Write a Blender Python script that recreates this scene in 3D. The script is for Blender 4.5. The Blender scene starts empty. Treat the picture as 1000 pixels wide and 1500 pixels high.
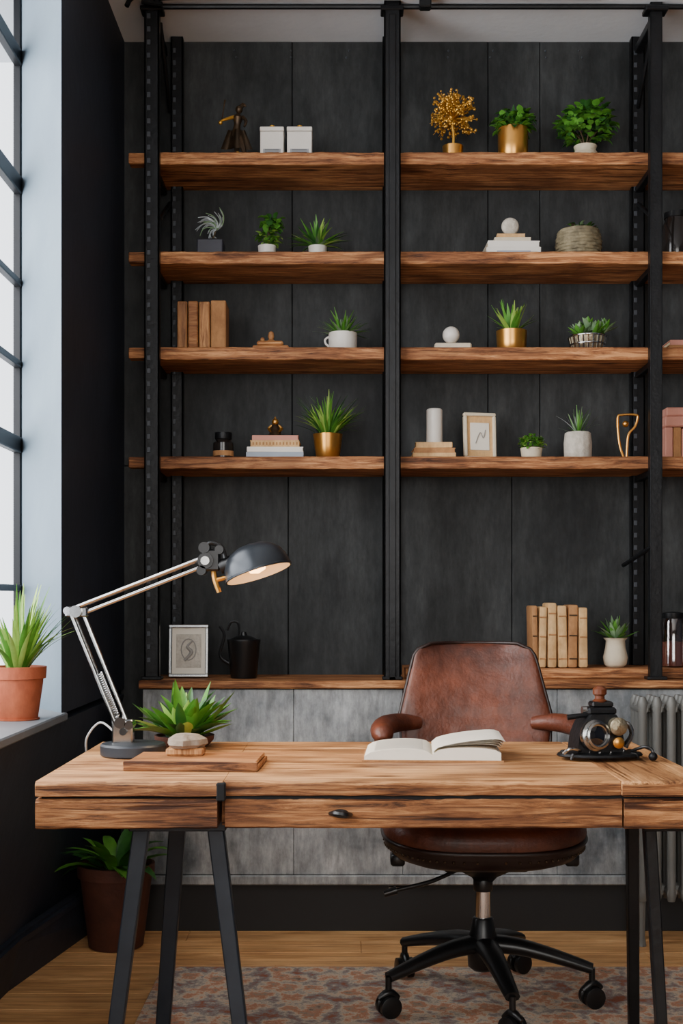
import bpy, bmesh, math, random
from mathutils import Vector, Matrix, noise
random.seed(7)
F=1802.0; H=1.15
def PX(px,D): return (px-500)*D/F
def PZ(py,D): return H-(py-880)*D/F
R=random.uniform
# ---------------------------------------------------------------- materials
def lin(c):
    return tuple(((v/255)/12.92 if v/255<=0.04045 else (((v/255)+.055)/1.055)**2.4) for v in c)+(1,)
MATS={}
def base_mat(name):
    m=bpy.data.materials.new(name); m.use_nodes=True
    nt=m.node_tree; b=nt.nodes['Principled BSDF']
    return m,nt,b
def mat(name,c,rough=.6,metal=0,var=.12,scale=6,bump=0,bscale=40,spec=.5,c2=None,coat=0,st=(1,1,1),det=6,lo_p=.3,hi_p=.7,speck=0,big=0):
    if name in MATS: return MATS[name]
    m,nt,b=base_mat(name); L=nt.links
    tc=nt.nodes.new('ShaderNodeTexCoord')
    mp=nt.nodes.new('ShaderNodeMapping'); mp.inputs['Scale'].default_value=st; L.new(tc.outputs['Object'],mp.inputs['Vector'])
    n=nt.nodes.new('ShaderNodeTexNoise'); n.inputs['Scale'].default_value=scale; n.inputs['Detail'].default_value=det; n.inputs['Roughness'].default_value=.65
    L.new(mp.outputs[0],n.inputs['Vector'])
    r=nt.nodes.new('ShaderNodeValToRGB'); r.color_ramp.elements[0].position=lo_p; r.color_ramp.elements[1].position=hi_p
    a=lin(c)
    if c2: e=lin(c2); lo=a; hi=e
    else:
        lo=tuple(x*(1-var) for x in a[:3])+(1,); hi=tuple(min(1,x*(1+var)) for x in a[:3])+(1,)
    r.color_ramp.elements[0].color=lo; r.color_ramp.elements[1].color=hi
    L.new(n.outputs['Fac'],r.inputs['Fac']); out=r.outputs['Color']
    def over(sc,stt,p0,v0,p1,v1,f,out):
        n3=nt.nodes.new('ShaderNodeTexNoise'); n3.inputs['Scale'].default_value=sc; n3.inputs['Detail'].default_value=10; n3.inputs['Roughness'].default_value=.72
        mp3=nt.nodes.new('ShaderNodeMapping'); mp3.inputs['Scale'].default_value=stt; L.new(tc.outputs['Object'],mp3.inputs['Vector']); L.new(mp3.outputs[0],n3.inputs['Vector'])
        r3=nt.nodes.new('ShaderNodeValToRGB'); r3.color_ramp.elements[0].position=p0; r3.color_ramp.elements[0].color=(v0,v0,v0,1); r3.color_ramp.elements[1].position=p1; r3.color_ramp.elements[1].color=(v1,v1,v1,1)
        L.new(n3.outputs['Fac'],r3.inputs['Fac'])
        mx=nt.nodes.new('ShaderNodeMix'); mx.data_type='RGBA'; mx.blend_type='MULTIPLY'; mx.inputs[0].default_value=f
        L.new(out,mx.inputs[6]); L.new(r3.outputs['Color'],mx.inputs[7]); return mx.outputs[2]
    if speck: out=over(38,(1,1,.35),.36,.55,.66,1.25,speck,out)
    if big: out=over(5,(3.5,1,.5),.38,.5,.62,1.3,big,out)
    L.new(out,b.inputs['Base Color'])
    b.inputs['Roughness'].default_value=rough; b.inputs['Metallic'].default_value=metal
    b.inputs['Specular IOR Level'].default_value=spec
    b.inputs['Coat Weight'].default_value=coat
    if bump:
        n2=nt.nodes.new('ShaderNodeTexNoise'); n2.inputs['Scale'].default_value=bscale; n2.inputs['Detail'].default_value=8
        L.new(tc.outputs['Object'],n2.inputs['Vector'])
        bp=nt.nodes.new('ShaderNodeBump'); bp.inputs['Strength'].default_value=bump; bp.inputs['Distance'].default_value=.01
        L.new(n2.outputs['Fac'],bp.inputs['Height']); L.new(bp.outputs['Normal'],b.inputs['Normal'])
    MATS[name]=m; return m
def wood(name,dark,mid,light,axis='X',scale=5.0,rough=.55,bump=.25,stretch=16,blotch=.55,knots=.8,crack=.6):
    m,nt,b=base_mat(name); L=nt.links; N=nt.nodes
    def mapped(st):
        mp=N.new('ShaderNodeMapping'); s=[st]*3; s['XYZ'.index(axis)]=1.0
        mp.inputs['Scale'].default_value=s; L.new(tc.outputs['Object'],mp.inputs['Vector']); return mp.outputs[0]
    def ramp(src,p0,c0,p1,c1):
        r=N.new('ShaderNodeValToRGB'); e=r.color_ramp.elements; e[0].position=p0; e[0].color=c0; e[1].position=p1; e[1].color=c1; L.new(src,r.inputs['Fac']); return r
    def mul(a,c,f):
        mx=N.new('ShaderNodeMix'); mx.data_type='RGBA'; mx.blend_type='MULTIPLY'; mx.inputs[0].default_value=f; L.new(a,mx.inputs[6]); L.new(c,mx.inputs[7]); return mx.outputs[2]
    tc=N.new('ShaderNodeTexCoord')
    n=N.new('ShaderNodeTexNoise'); n.inputs['Scale'].default_value=scale; n.inputs['Detail'].default_value=10; n.inputs['Roughness'].default_value=.74; n.inputs['Distortion'].default_value=.7
    L.new(mapped(stretch),n.inputs['Vector'])
    r=ramp(n.outputs['Fac'],.36,lin(dark),.64,lin(light)); k=r.color_ramp.elements.new(.49); k.color=lin(mid)
    n2=N.new('ShaderNodeTexNoise'); n2.inputs['Scale'].default_value=3.6; n2.inputs['Detail'].default_value=8; L.new(mapped(2.2),n2.inputs['Vector'])
    r2=ramp(n2.outputs['Fac'],.40,(.38,.31,.26,1),.57,(1.06,1.05,1.02,1))
    c=mul(r.outputs['Color'],r2.outputs['Color'],blotch)
    v=N.new('ShaderNodeTexVoronoi'); v.inputs['Scale'].default_value=3.6; L.new(mapped(2.4),v.inputs['Vector'])
    r3=ramp(v.outputs['Distance'],.05,(.14,.08,.05,1),.2,(1,1,1,1)); c=mul(c,r3.outputs['Color'],knots)
    n4=N.new('ShaderNodeTexNoise'); n4.inputs['Scale'].default_value=2.2; n4.inputs['Detail'].default_value=5; n4.inputs['Distortion'].default_value=.4; L.new(mapped(26),n4.inputs['Vector'])
    r4=ramp(n4.outputs['Fac'],.37,(.2,.14,.1,1),.43,(1,1,1,1)); c=mul(c,r4.outputs['Color'],crack)
    L.new(c,b.inputs['Base Color']); b.inputs['Roughness'].default_value=rough; b.inputs['Specular IOR Level'].default_value=.3
    ad=N.new('ShaderNodeMath'); ad.operation='MULTIPLY'; L.new(n.outputs['Fac'],ad.inputs[0]); L.new(r4.outputs['Color'],ad.inputs[1])
    bp=N.new('ShaderNodeBump'); bp.inputs['Strength'].default_value=bump; bp.inputs['Distance'].default_value=.004
    L.new(ad.outputs[0],bp.inputs['Height']); L.new(bp.outputs['Normal'],b.inputs['Normal'])
    MATS[name]=m; return m
def emit(name,c,s):
    m,nt,b=base_mat(name); b.inputs['Emission Color'].default_value=lin(c); b.inputs['Emission Strength'].default_value=s; b.inputs['Base Color'].default_value=lin(c); return m
def glassm(name,tint,fac):
    m,nt,b=base_mat(name); N=nt.nodes; L=nt.links
    t=N.new('ShaderNodeBsdfTransparent'); t.inputs[0].default_value=tint
    g=N.new('ShaderNodeBsdfGlossy'); g.inputs['Roughness'].default_value=.05
    mx=N.new('ShaderNodeMixShader'); mx.inputs[0].default_value=fac
    L.new(t.outputs[0],mx.inputs[1]); L.new(g.outputs[0],mx.inputs[2]); L.new(mx.outputs[0],N['Material Output'].inputs['Surface']); return m
def rugm():
    m,nt,b=base_mat('rug_weave'); N=nt.nodes; L=nt.links
    tc=N.new('ShaderNodeTexCoord')
    v=N.new('ShaderNodeTexVoronoi'); v.inputs['Scale'].default_value=13; L.new(tc.outputs['Object'],v.inputs['Vector'])
    n=N.new('ShaderNodeTexNoise'); n.inputs['Scale'].default_value=30; n.inputs['Detail'].default_value=8; n.inputs['Roughness'].default_value=.75; L.new(tc.outputs['Object'],n.inputs['Vector'])
    a=N.new('ShaderNodeMath'); a.operation='MULTIPLY_ADD'; a.inputs[1].default_value=.45; L.new(v.outputs['Distance'],a.inputs[0]); L.new(n.outputs['Fac'],a.inputs[2])
    r=N.new('ShaderNodeValToRGB'); e=r.color_ramp.elements; e[0].position=.45; e[0].color=lin((120,92,78)); e[1].position=.95; e[1].color=lin((156,92,66))
    for p,c in ((.55,(176,154,132)),(.63,(194,122,86)),(.72,(214,194,168)),(.83,(146,136,132))):
        k=e.new(p); k.color=lin(c)
    L.new(a.outputs[0],r.inputs['Fac']); L.new(r.outputs['Color'],b.inputs['Base Color']); b.inputs['Roughness'].default_value=.95
    bp=N.new('ShaderNodeBump'); bp.inputs['Strength'].default_value=.5; bp.inputs['Distance'].default_value=.005
    L.new(n.outputs['Fac'],bp.inputs['Height']); L.new(bp.outputs['Normal'],b.inputs['Normal']); return m

M=dict(
 wall=mat('charcoal_panel',(21,23,24),.62,0,c2=(60,62,62),scale=2.6,bump=.5,bscale=9,st=(1.6,1,.7),det=11,speck=.8,big=.6,spec=.3),
 gap=mat('gap_black',(10,10,11),.9), seam=mat('seam_dark',(8,9,10),.9,spec=.1),
 leftw=mat('navy_plaster',(32,36,45),.6,0,c2=(48,54,66),scale=2,bump=.15,bscale=20,speck=.4,spec=.35),
 jamb=mat('pale_blue_plaster',(92,108,121),.75,0,c2=(112,128,139),scale=1.5,bump=.1),
 ceil=mat('ceiling_plaster',(206,210,214),.85,0,c2=(222,225,228),scale=2,bump=.1),
 rearw=mat('rear_plaster',(120,118,114),.85),
 sill=mat('sill_paint',(112,116,120),.5,var=.1),
 winf=mat('window_black_steel',(14,16,20),.45,.1,spec=.3),
 iron=mat('black_iron',(16,17,19),.42,.4,c2=(30,31,33),scale=9,bump=.15,bscale=60,spec=.4),
 slot=mat('slot_grey',(66,70,76),.5,.3),
 steelleg=mat('slate_steel',(34,40,48),.42,.3,c2=(50,57,66),scale=5),
 cab=mat('zinc_panel',(98,105,111),.5,.1,c2=(188,189,188),scale=2.6,bump=.3,bscale=12,det=12,lo_p=.37,hi_p=.63,speck=.8,big=.5),
 plinth=mat('plinth_dark',(24,25,27),.6),
 leather=mat('brown_leather',(54,25,15),.46,0,c2=(118,60,37),scale=6,bump=.2,bscale=110,coat=.05,det=10,speck=.5),
 leatherd=mat('dark_leather_piping',(34,16,10),.4),
 blk=mat('black_plastic',(15,15,16),.35),
 chrome=mat('chrome',(210,210,210),.12,1),
 nickel=mat('brushed_nickel',(176,176,174),.2,1),
 lampg=mat('lamp_grey_enamel',(46,50,55),.3,.45),
 base=mat('lamp_base_grey',(40,44,50),.45,.2),
 brass=mat('brushed_brass',(214,154,76),.3,.9,var=.15),
 bronze=mat('aged_bronze',(56,45,36),.4,.7,c2=(88,68,46),scale=30),
 gold=mat('gold_leafing',(206,154,64),.4,.75,var=.2,scale=30),
 white=mat('white_ceramic',(222,216,206),.4,var=.04),
 cream=mat('cream_stone',(212,198,172),.7,var=.1,scale=20,bump=.2),
 tan=mat('tan_paper',(194,148,94),.75,c2=(224,184,130),scale=14,speck=.5),
 tan2=mat('tan_cloth',(150,102,62),.8,c2=(186,134,84),scale=14,speck=.5),
 page=mat('page_paper',(230,222,206),.8,var=.05),
 pagee=mat('page_edges',(206,188,154),.85,var=.12,scale=60),
 pink=mat('pink_cover',(200,138,120),.7), greyc=mat('grey_cover',(156,164,174),.7),
 terra=mat('terracotta',(158,76,46),.75,c2=(184,98,62),scale=9,bump=.2,speck=.4),
 terrad=mat('terracotta_dark',(64,32,23),.75,c2=(88,48,34),scale=9,bump=.2),
 soil=mat('soil',(36,26,20),.95,bump=.6),
 g1=mat('leaf_green',(62,116,34),.5,c2=(96,156,52),scale=14),
 g2=mat('leaf_dark_green',(30,76,28),.5,c2=(54,106,40),scale=14),
 g3=mat('leaf_light_green',(130,174,66),.5,c2=(172,206,102),scale=14),
 g4=mat('leaf_sage',(96,128,90),.6,c2=(138,162,122),scale=14),
 silverleaf=mat('silver_leaf',(170,176,178),.5,.3),
 stem=mat('stem_brown',(70,56,34),.8),
 charpot=mat('charcoal_pot',(44,44,54),.5), label=mat('label_grey',(150,150,152),.7),
 darkglass=mat('smoked_glass',(34,30,28),.15), stone=mat('grey_stone',(112,98,84),.85,c2=(160,146,128),scale=22,bump=.6),
 hammered=mat('hammered_silver',(128,116,92),.35,.85,c2=(176,166,142),scale=30,bump=.5,bscale=50),
 wicker=mat('woven_seagrass',(84,76,58),.7,.2,c2=(150,138,108),scale=26,bump=.6,bscale=60),
 rad=mat('radiator_grey',(112,112,108),.5,.2), brownk=mat('bakelite_brown',(96,50,28),.3),
 cable=mat('cable_white',(180,180,178),.5),
 drawing=mat('sketch_grey',(150,146,140),.8),
 concrete=mat('textured_white',(176,168,154),.8,c2=(208,200,186),scale=40,bump=.6,bscale=60),
 reddk=mat('dark_box',(40,38,40),.6),
 lens=mat('lens_glass_dark',(16,18,24),.08,.0,coat=1),
)
M['shelf']=wood('shelf_wood',(84,50,29),(160,104,64),(218,160,108),'X',5.5,rough=.65,blotch=.65,crack=.6)
M['desk']=wood('desk_wood',(122,78,45),(190,135,86),(224,174,120),'X',4.5,rough=.55,blotch=.65,knots=.9,crack=.8)
M['deskend']=wood('desk_end_wood',(118,75,43),(184,130,82),(220,168,115),'Y',4.5,rough=.55,blotch=.65,knots=.9,crack=.8)
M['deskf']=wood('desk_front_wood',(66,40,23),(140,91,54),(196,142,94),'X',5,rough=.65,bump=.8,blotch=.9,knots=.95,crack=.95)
M['floor']=wood('floor_oak',(178,124,76),(220,166,110),(240,192,136),'X',3,rough=.42,bump=.1,blotch=.3,knots=.3,crack=.2)
M['boxw']=wood('box_wood',(118,76,44),(174,120,74),(208,156,102),'Z',6,knots=0,crack=.3)
M['boxw2']=wood('board_wood',(116,70,40),(170,112,66),(206,150,96),'X',6,knots=0,crack=.3)
M['glass']=glassm('window_glass',(.97,.98,1,1),.04)
M['jar']=glassm('jar_glass',(.5,.42,.4,1),.25)
M['bulb']=emit('warm_bulb',(255,190,120),10)
M['rug']=rugm()
# ---------------------------------------------------------------- builder
class B:
    def __init__(s,name,loc=(0,0,0),rot=0,tilt=0):
        s.name=name; s.loc=loc; s.rot=rot; s.tilt=tilt; s.bm=bmesh.new(); s.mats=[]
    def mi(s,m):
        if m not in s.mats: s.mats.append(m)
        return s.mats.index(m)
    def _fin(s,faces,m,smooth):
        i=s.mi(M[m])
        for f in faces: f.material_index=i; f.smooth=smooth
    def box(s,x0,x1,y0,y1,z0,z1,m,bev=.002,rot=None,seg=1):
        r=bmesh.ops.create_cube(s.bm,size=1)['verts']
        c=Vector(((x0+x1)/2,(y0+y1)/2,(z0+z1)/2)); sc=Vector((x1-x0,y1-y0,z1-z0))
        for v in r:
            p=Vector((v.co.x*sc.x,v.co.y*sc.y,v.co.z*sc.z))
            v.co=p
        fs=set(f for v in r for f in v.link_faces); vs=r
        if bev>0:
            es=list(set(e for v in r for e in v.link_edges))
            o=bmesh.ops.bevel(s.bm,geom=es,offset=min(bev,min(sc)*.45),segments=seg,affect='EDGES',profile=.5)
            vs=list(set([v for v in o['verts']]) | set(v for f in o['faces'] for v in f.verts))
            fs=set(f for v in vs for f in v.link_faces)
        for v in vs:
            p=v.co
            if rot is not None: p=rot@p
            v.co=p+c
        s._fin(fs,m,seg>1); return vs
    def worn(s,x0,x1,y0,y1,z0,z1,m,amp=.0035,n=70,seed=0,ch=.004):
        rows=[]
        for i in range(n+1):
            x=x0+(x1-x0)*i/n; q=lambda a,b_: noise.noise(Vector((x*a,z0*9+seed,b_)))
            j=q(9,0)*amp; k=abs(q(16,3))*amp*1.6+abs(q(45,5))*amp*.8; l=abs(q(13,8))*amp
            rows.append([s.bm.verts.new(p) for p in ((x,y1,z1),(x,y0+j+ch+k,z1),(x,y0+j,z1-ch-k),(x,y0+j*.5,z0+ch+l),(x,y0+ch+j*.5,z0+l),(x,y1,z0))])
        fs=[]
        for a,c in zip(rows,rows[1:]):
            for q in range(6): fs.append(s.bm.faces.new((a[q],a[(q+1)%6],c[(q+1)%6],c[q])))
        fs.append(s.bm.faces.new(rows[0][::-1])); fs.append(s.bm.faces.new(rows[-1])); s._fin(fs,m,False)
    def lathe(s,prof,m,seg=28,mx=None,cap0=True,cap1=True,smooth=True,rf=None):
        mx=mx or Matrix.Identity(4); rings=[]
        for (r,z) in prof:
            ring=[]
            for i in range(seg):
                a=2*math.pi*i/seg; rr=r*(rf(a,z) if rf else 1)
                ring.append(s.bm.verts.new(mx@Vector((rr*math.cos(a),rr*math.sin(a),z))))
            rings.append(ring)
        fs=[]
        for a,b in zip(rings,rings[1:]):
            for i in range(seg): fs.append(s.bm.faces.new((a[i],a[(i+1)%seg],b[(i+1)%seg],b[i])))
        if cap0: fs.append(s.bm.faces.new(rings[0][::-1]))
        if cap1: fs.append(s.bm.faces.new(rings[-1]))
        s._fin(fs,m,smooth)
    def cyl(s,p,q,r,m,seg=16,r2=None):
        s.tube([p,q],[r,r if r2 is None else r2],m,seg)
    def tube(s,pts,rad,m,seg=8,sub=0,flat=1.0,closed=False):
        P=[Vector(p) for p in pts]; n=len(P)
        Rr=list(rad) if hasattr(rad,'__len__') else [rad]*n
        if sub:
            Q=[];RR=[]
            for i in range(n-1):
                p0=P[max(i-1,0)];p1=P[i];p2=P[i+1];p3=P[min(i+2,n-1)]
                for k in range(sub):
                    t=k/sub
                    Q.append(.5*((2*p1)+(p2-p0)*t+(2*p0-5*p1+4*p2-p3)*t*t+(3*p1-p0-3*p2+p3)*t**3)); RR.append(Rr[i]*(1-t)+Rr[i+1]*t)
            Q.append(P[-1]); RR.append(Rr[-1]); P=Q;Rr=RR;n=len(P)
        t0=(P[1]-P[0]).normalized(); up=Vector((0,0,1)) if abs(t0.z)<.9 else Vector((0,1,0))
        u=t0.cross(up).normalized(); rings=[]
        for i in range(n):
            t=(P[min(i+1,n-1)]-P[max(i-1,0)])
            t=t.normalized() if t.length>1e-9 else t0
            u=(u-t*u.dot(t)).normalized(); v=t.cross(u)
            rings.append([s.bm.verts.new(P[i]+(u*math.cos(2*math.pi*k/seg)+v*math.sin(2*math.pi*k/seg)*flat)*Rr[i]) for k in range(seg)])
        fs=[]
        for a,b in zip(rings,rings[1:]):
            for i in range(seg): fs.append(s.bm.faces.new((a[i],a[(i+1)%seg],b[(i+1)%seg],b[i])))
        fs.append(s.bm.faces.new(rings[0][::-1])); fs.append(s.bm.faces.new(rings[-1]))
        s._fin(fs,m,True)
    def ball(s,c,r,m,sc=(1,1,1),seg=16):
        o=bmesh.ops.create_uvsphere(s.bm,u_segments=seg,v_segments=max(6,seg//2),radius=r)['verts']
        for v in o: v.co=Vector((v.co.x*sc[0],v.co.y*sc[1],v.co.z*sc[2]))+Vector(c)
        s._fin(set(f for v in o for f in v.link_faces),m,True)
    def prism(s,pts,axis,a0,a1,m,smooth=False):
        def mk(p,a):
            return Vector((p[0],a,p[1])) if axis=='Y' else Vector((a,p[0],p[1])) if axis=='X' else Vector((p[0],p[1],a))
        A=[s.bm.verts.new(mk(p,a0)) for p in pts]; Bv=[s.bm.verts.new(mk(p,a1)) for p in pts]; n=len(pts)
        fs=[s.bm.faces.new((A[i],A[(i+1)%n],Bv[(i+1)%n],Bv[i])) for i in range(n)]
        fs.append(s.bm.faces.new(A[::-1])); fs.append(s.bm.faces.new(Bv)); s._fin(fs,m,smooth)
    def surf(s,fn,nu,nv,m,th=0,close=False):
        g=[[s.bm.verts.new(Vector(fn(i/nu,j/nv))) for i in range(nu+1)] for j in range(nv+1)]
        fs=[]
        for j in range(nv):
            for i in range(nu): fs.append(s.bm.faces.new((g[j][i],g[j][i+1],g[j+1][i+1],g[j+1][i])))
        s._fin(fs,m,True)
        if th:
            o=bmesh.ops.solidify(s.bm,geom=fs,thickness=th)
            s._fin([f for f in o['geom'] if isinstance(f,bmesh.types.BMFace)],m,True)
    def leaf(s,base,az,el,L,W,droop,m,n=6,kind=0,fold=.25):
        p=Vector(base); h=Vector((math.cos(az),math.sin(az),0)); side=Vector((-math.sin(az),math.cos(az),0)); rows=[]
        for i in range(n+1):
            t=i/n
            if kind==0: w=W*(min(1,.45+t*2))*max(0,1-t**2.2)
            else: w=W*math.sin(math.pi*min(1,.06+.94*t))**.8
            w=max(w,.0006)
            e=el-droop*t; nrm=(h*-math.sin(e)+Vector((0,0,1))*math.cos(e))
            rows.append([s.bm.verts.new(p-side*w+nrm*w*fold),s.bm.verts.new(p),s.bm.verts.new(p+side*w+nrm*w*fold)])
            p=p+(h*math.cos(e)+Vector((0,0,1))*math.sin(e))*(L/n)
        fs=[]
        for a,b in zip(rows,rows[1:]):
            for k in range(2): fs.append(s.bm.faces.new((a[k],a[k+1],b[k+1],b[k])))
        s._fin(fs,m,True)
    def done(s,ang=35,norm=True):
        if norm: bmesh.ops.recalc_face_normals(s.bm,faces=s.bm.faces[:])
        me=bpy.data.meshes.new(s.name); s.bm.to_mesh(me); s.bm.free()
        for m in s.mats: me.materials.append(m)
        me.set_sharp_from_angle(angle=math.radians(ang))
        o=bpy.data.objects.new(s.name,me); bpy.context.scene.collection.objects.link(o)
        o.location=s.loc; o.rotation_euler=(s.tilt,0,s.rot); return o
def spiky(b,z,n,L,W,mats,elr=(.5,1.4),droop=(.3,1.1),r0=.01,kind=0,fold=.25):
    for i in range(n):
        az=2.399*i+R(-.3,.3); el=R(*elr); rr=R(0,r0)
        b.leaf((rr*math.cos(az),rr*math.sin(az),z),az,el,L*R(.7,1.1),W*R(.8,1.1),R(*droop),random.choice(mats),kind=kind,fold=fold)
def bushy(b,c,rad,n,Lf,Wf,mats,sq=1):
    c=Vector(c)
    for i in range(n):
        d=Vector((R(-1,1),R(-1,1),R(-.75,1)))
        if d.length>1 or d.length<.25: d=d.normalized()*R(.5,1)
        p=c+Vector((d.x*rad,d.y*rad,d.z*rad*sq))
        b.leaf(p,math.atan2(d.y,d.x)+R(-.8,.8),R(-.5,.9),Lf*R(.7,1.2),Wf*R(.8,1.2),R(.2,1),random.choice(mats),n=4,kind=1)
def pot(b,r0,r1,h,m,z=0,rim=0,soil=True):
    pr=[(r0*.92,z),(r0,z+.004)]
    if rim: pr+=[(r1*.93,z+h-rim),(r1*1.04,z+h-rim+.001),(r1*1.04,z+h)]
    else: pr+=[((r0+r1)/2*1.0,z+h/2),(r1,z+h)]
    pr+=[(r1*.9,z+h),(r1*.86,z+h*.88)]
    b.lathe(pr,m,cap1=False)
    b.lathe([(r1*.88,z+h*.86),(r1*.5,z+h*.9),(.001,z+h*.91)],'soil',cap0=False)
# ---------------------------------------------------------------- room
WY=4.62; CX=-.815; CZ=3.25
b=B('floor'); 
y=-2.0
pl=.14
while y<4.75:
    x=-2+R(-1,0)
    while x<3.2:
        L=R(1.2,2.0); x1=min(x+L,3.2)
        if x1>-1.6: b.box(max(x,-1.6)+.0008,x1-.0008,y+.0008,y+pl-.0008,-.03,0,'floor',.0012)
        x+=L
    y+=pl
b.box(-1.6,3.2,-2,4.76,-.06,-.031,'gap',0)
b.done()
b=B('ceiling'); b.box(-1.6,3.2,-2,4.8,CZ,CZ+.1,'ceil',0); b.done()
b=B('wall_back'); b.box(-1.06,3.2,WY+.004,WY+.12,0,CZ,'seam',0)
for z0,z1,xs in ((0,1.655,[-.83,-.61,-.2,.22,.64,1.09,1.5,2.0,2.6,3.2]),(1.658,CZ,[-.83,-.61,-.185,.22,.55,.745,1.09,1.5,2.0,2.6,3.2])):
    for a,c in zip(xs,xs[1:]): b.box(a+.0012,c-.0012,WY+R(0,.002),WY+.014,z0,z1,'wall',.002)
for x in (-.4,-.19,.02,.4,.55,.75,.9):
    for z in (3.215,3.19): b.ball((x+R(-.02,.02),WY-.001,z),.004,'slot',seg=8)
b.done()
b=B('wall_right'); b.box(3.2,3.3,-2,4.8,0,CZ,'leftw',0); b.done()
b=B('added_wall_rear')  # unseen wall behind the camera, added to cut the flat frontal fill
b.box(-1.6,3.3,-2.1,-2,0,.9,'rearw',0); b.box(-1.6,3.3,-2.1,-2,2.9,CZ,'rearw',0); b.box(-1.6,-.9,-2.1,-2,.9,2.9,'rearw',0); b.box(1.7,3.3,-2.1,-2,.9,2.9,'rearw',0); b.done()
b=B('added_window_rear')  # invented bars in the opening left for some fill light, never in view
for x in (-.9,-.05,.8,1.66): b.box(x,x+.04,-2.08,-2.04,.9,2.9,'winf',.003)
for z in (.9,1.55,2.2,2.86): b.box(-.9,1.7,-2.08,-2.04,z,z+.04,'winf',.003)
b.done()
JY=3.58; WX=-1.04; JY2=3.95; OX=-1.052
b=B('wall_left')   # pier between window and corner, with splayed jamb
b.prism([(CX,JY+.004),(CX,WY+.11),(OX,WY+.11),(OX,JY2+.02),(WX,JY2+.004)],'Z',.82,CZ,'leftw')
b.prism([(CX,JY),(CX-.0001,JY+.004),(OX,JY2+.01),(OX,JY2)],'Z',.82,CZ,'jamb')
b.done()
b=B('wall_left'); b.box(-1.3,CX,-2,JY2,3.12,CZ,'leftw',0); b.done()
b=B('wall_left'); b.box(-1.3,CX,-2,.3,.82,3.12,'leftw',0); b.done()
b=B('wall_left')   # battered dado
top=[(CX,4.73),(CX,3.58),(CX,2.4),(CX,-2)]; bot=[(-.83,4.73),(-1.0,3.62),(-1.06,2.4),(-1.06,-2)]
tv=[b.bm.verts.new((x,y,.8)) for x,y in top]; bv=[b.bm.verts.new((x,y,0)) for x,y in bot]
tv2=[b.bm.verts.new((-1.3,y,.8)) for x,y in top]; bv2=[b.bm.verts.new((-1.3,y,0)) for x,y in bot]
fs=[]
for i in range(3):
    fs.append(b.bm.faces.new((tv[i],tv[i+1],bv[i+1],bv[i]))); fs.append(b.bm.faces.new((tv2[i+1],tv2[i],bv2[i],bv2[i+1])))
    fs.append(b.bm.faces.new((tv2[i],tv2[i+1],tv[i+1],tv[i])))
b._fin(fs,'leftw',False); b.done(norm=True)
b=B('baseboard_left')
for z0,z1,t in ((0,.14,.02),(.14,.16,.028),(.16,.17,.014)):
    def q(p,qq,z): 
        k=z/.8; return (qq[0]*(1-k)+p[0]*k,qq[1]*(1-k)+p[1]*k)
    for (i) in range(3):
        vs=[]
        for z in (z0,z1):
            a=q(top[i],bot[i],z); c=q(top[i+1],bot[i+1],z)
            vs+= [b.bm.verts.new((a[0]-.01,min(a[1],4.6),z)),b.bm.verts.new((a[0]+t,min(a[1],4.6),z)),b.bm.verts.new((c[0]+t,c[1],z)),b.bm.verts.new((c[0]-.01,c[1],z))]
        f=[b.bm.faces.new([vs[j] for j in ix]) for ix in ((0,1,2,3),(4,5,6,7),(0,1,5,4),(1,2,6,5),(2,3,7,6),(3,0,4,7))]
        b._fin(f,'leftw',False)
b.done()
b=B('trim_1'); b.box(-1.3,-.80,-2,JY+.02,.80,.824,'sill',.004); b.prism([(CX-.01,JY+.02),(-1.3,JY+.02),(-1.3,JY2),(WX,JY2)],'Z',.80,.823,'sill'); b.done()
b=B('window_1')
y1=3.95; fx0,fx1=-1.034,-1.010
for yy in (.3,.9,1.5,2.1,2.7,3.3,3.875):
    b.box(fx0,fx1,yy,yy+(.07 if yy>3.8 else .035),.824,3.12,'winf',.003)
for z,t in ((.824,.03),(1.19,.02),(1.64,.05),(1.894,.022),(2.15,.022),(2.458,.055),(2.86,.05),(3.09,.03)):
    b.box(fx0+.002,fx1+.004,.3,y1,z-(0 if z<.9 else t/2),z+t/(1 if z<.9 else 2),'winf',.003)
b.box(fx0+.006,fx0+.010,.3,y1,.83,3.11,'glass',0)
b.done()
# ---------------------------------------------------------------- cabinet
CF=4.27
b=B('sideboard_cabinet')
b.box(-.69,2.6,CF+.004,WY-.002,.165,.845,'seam',0)
xs=[-.69,PX(430,CF),PX(590,CF),PX(816,CF),1.35,1.9,2.6]
for a,c in zip(xs,xs[1:]): b.box(a+.0008,c-.0008,CF,CF+.02,.2,.842,'cab',.0015)
b.box(-.695,2.6,CF-.012,CF+.02,.165,.198,'cab',.004)
b.box(-.69,2.6,CF+.012,WY-.002,0,.165,'plinth',.002)
b.worn(-.70,2.6,CF-.02,WY-.002,.846,.873,'shelf',amp=.002,n=150)
b.worn(PX(595,4.3),2.6,CF+.085,WY-.002,.8735,.91,'shelf',amp=.002,n=100)
b.done()
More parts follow.
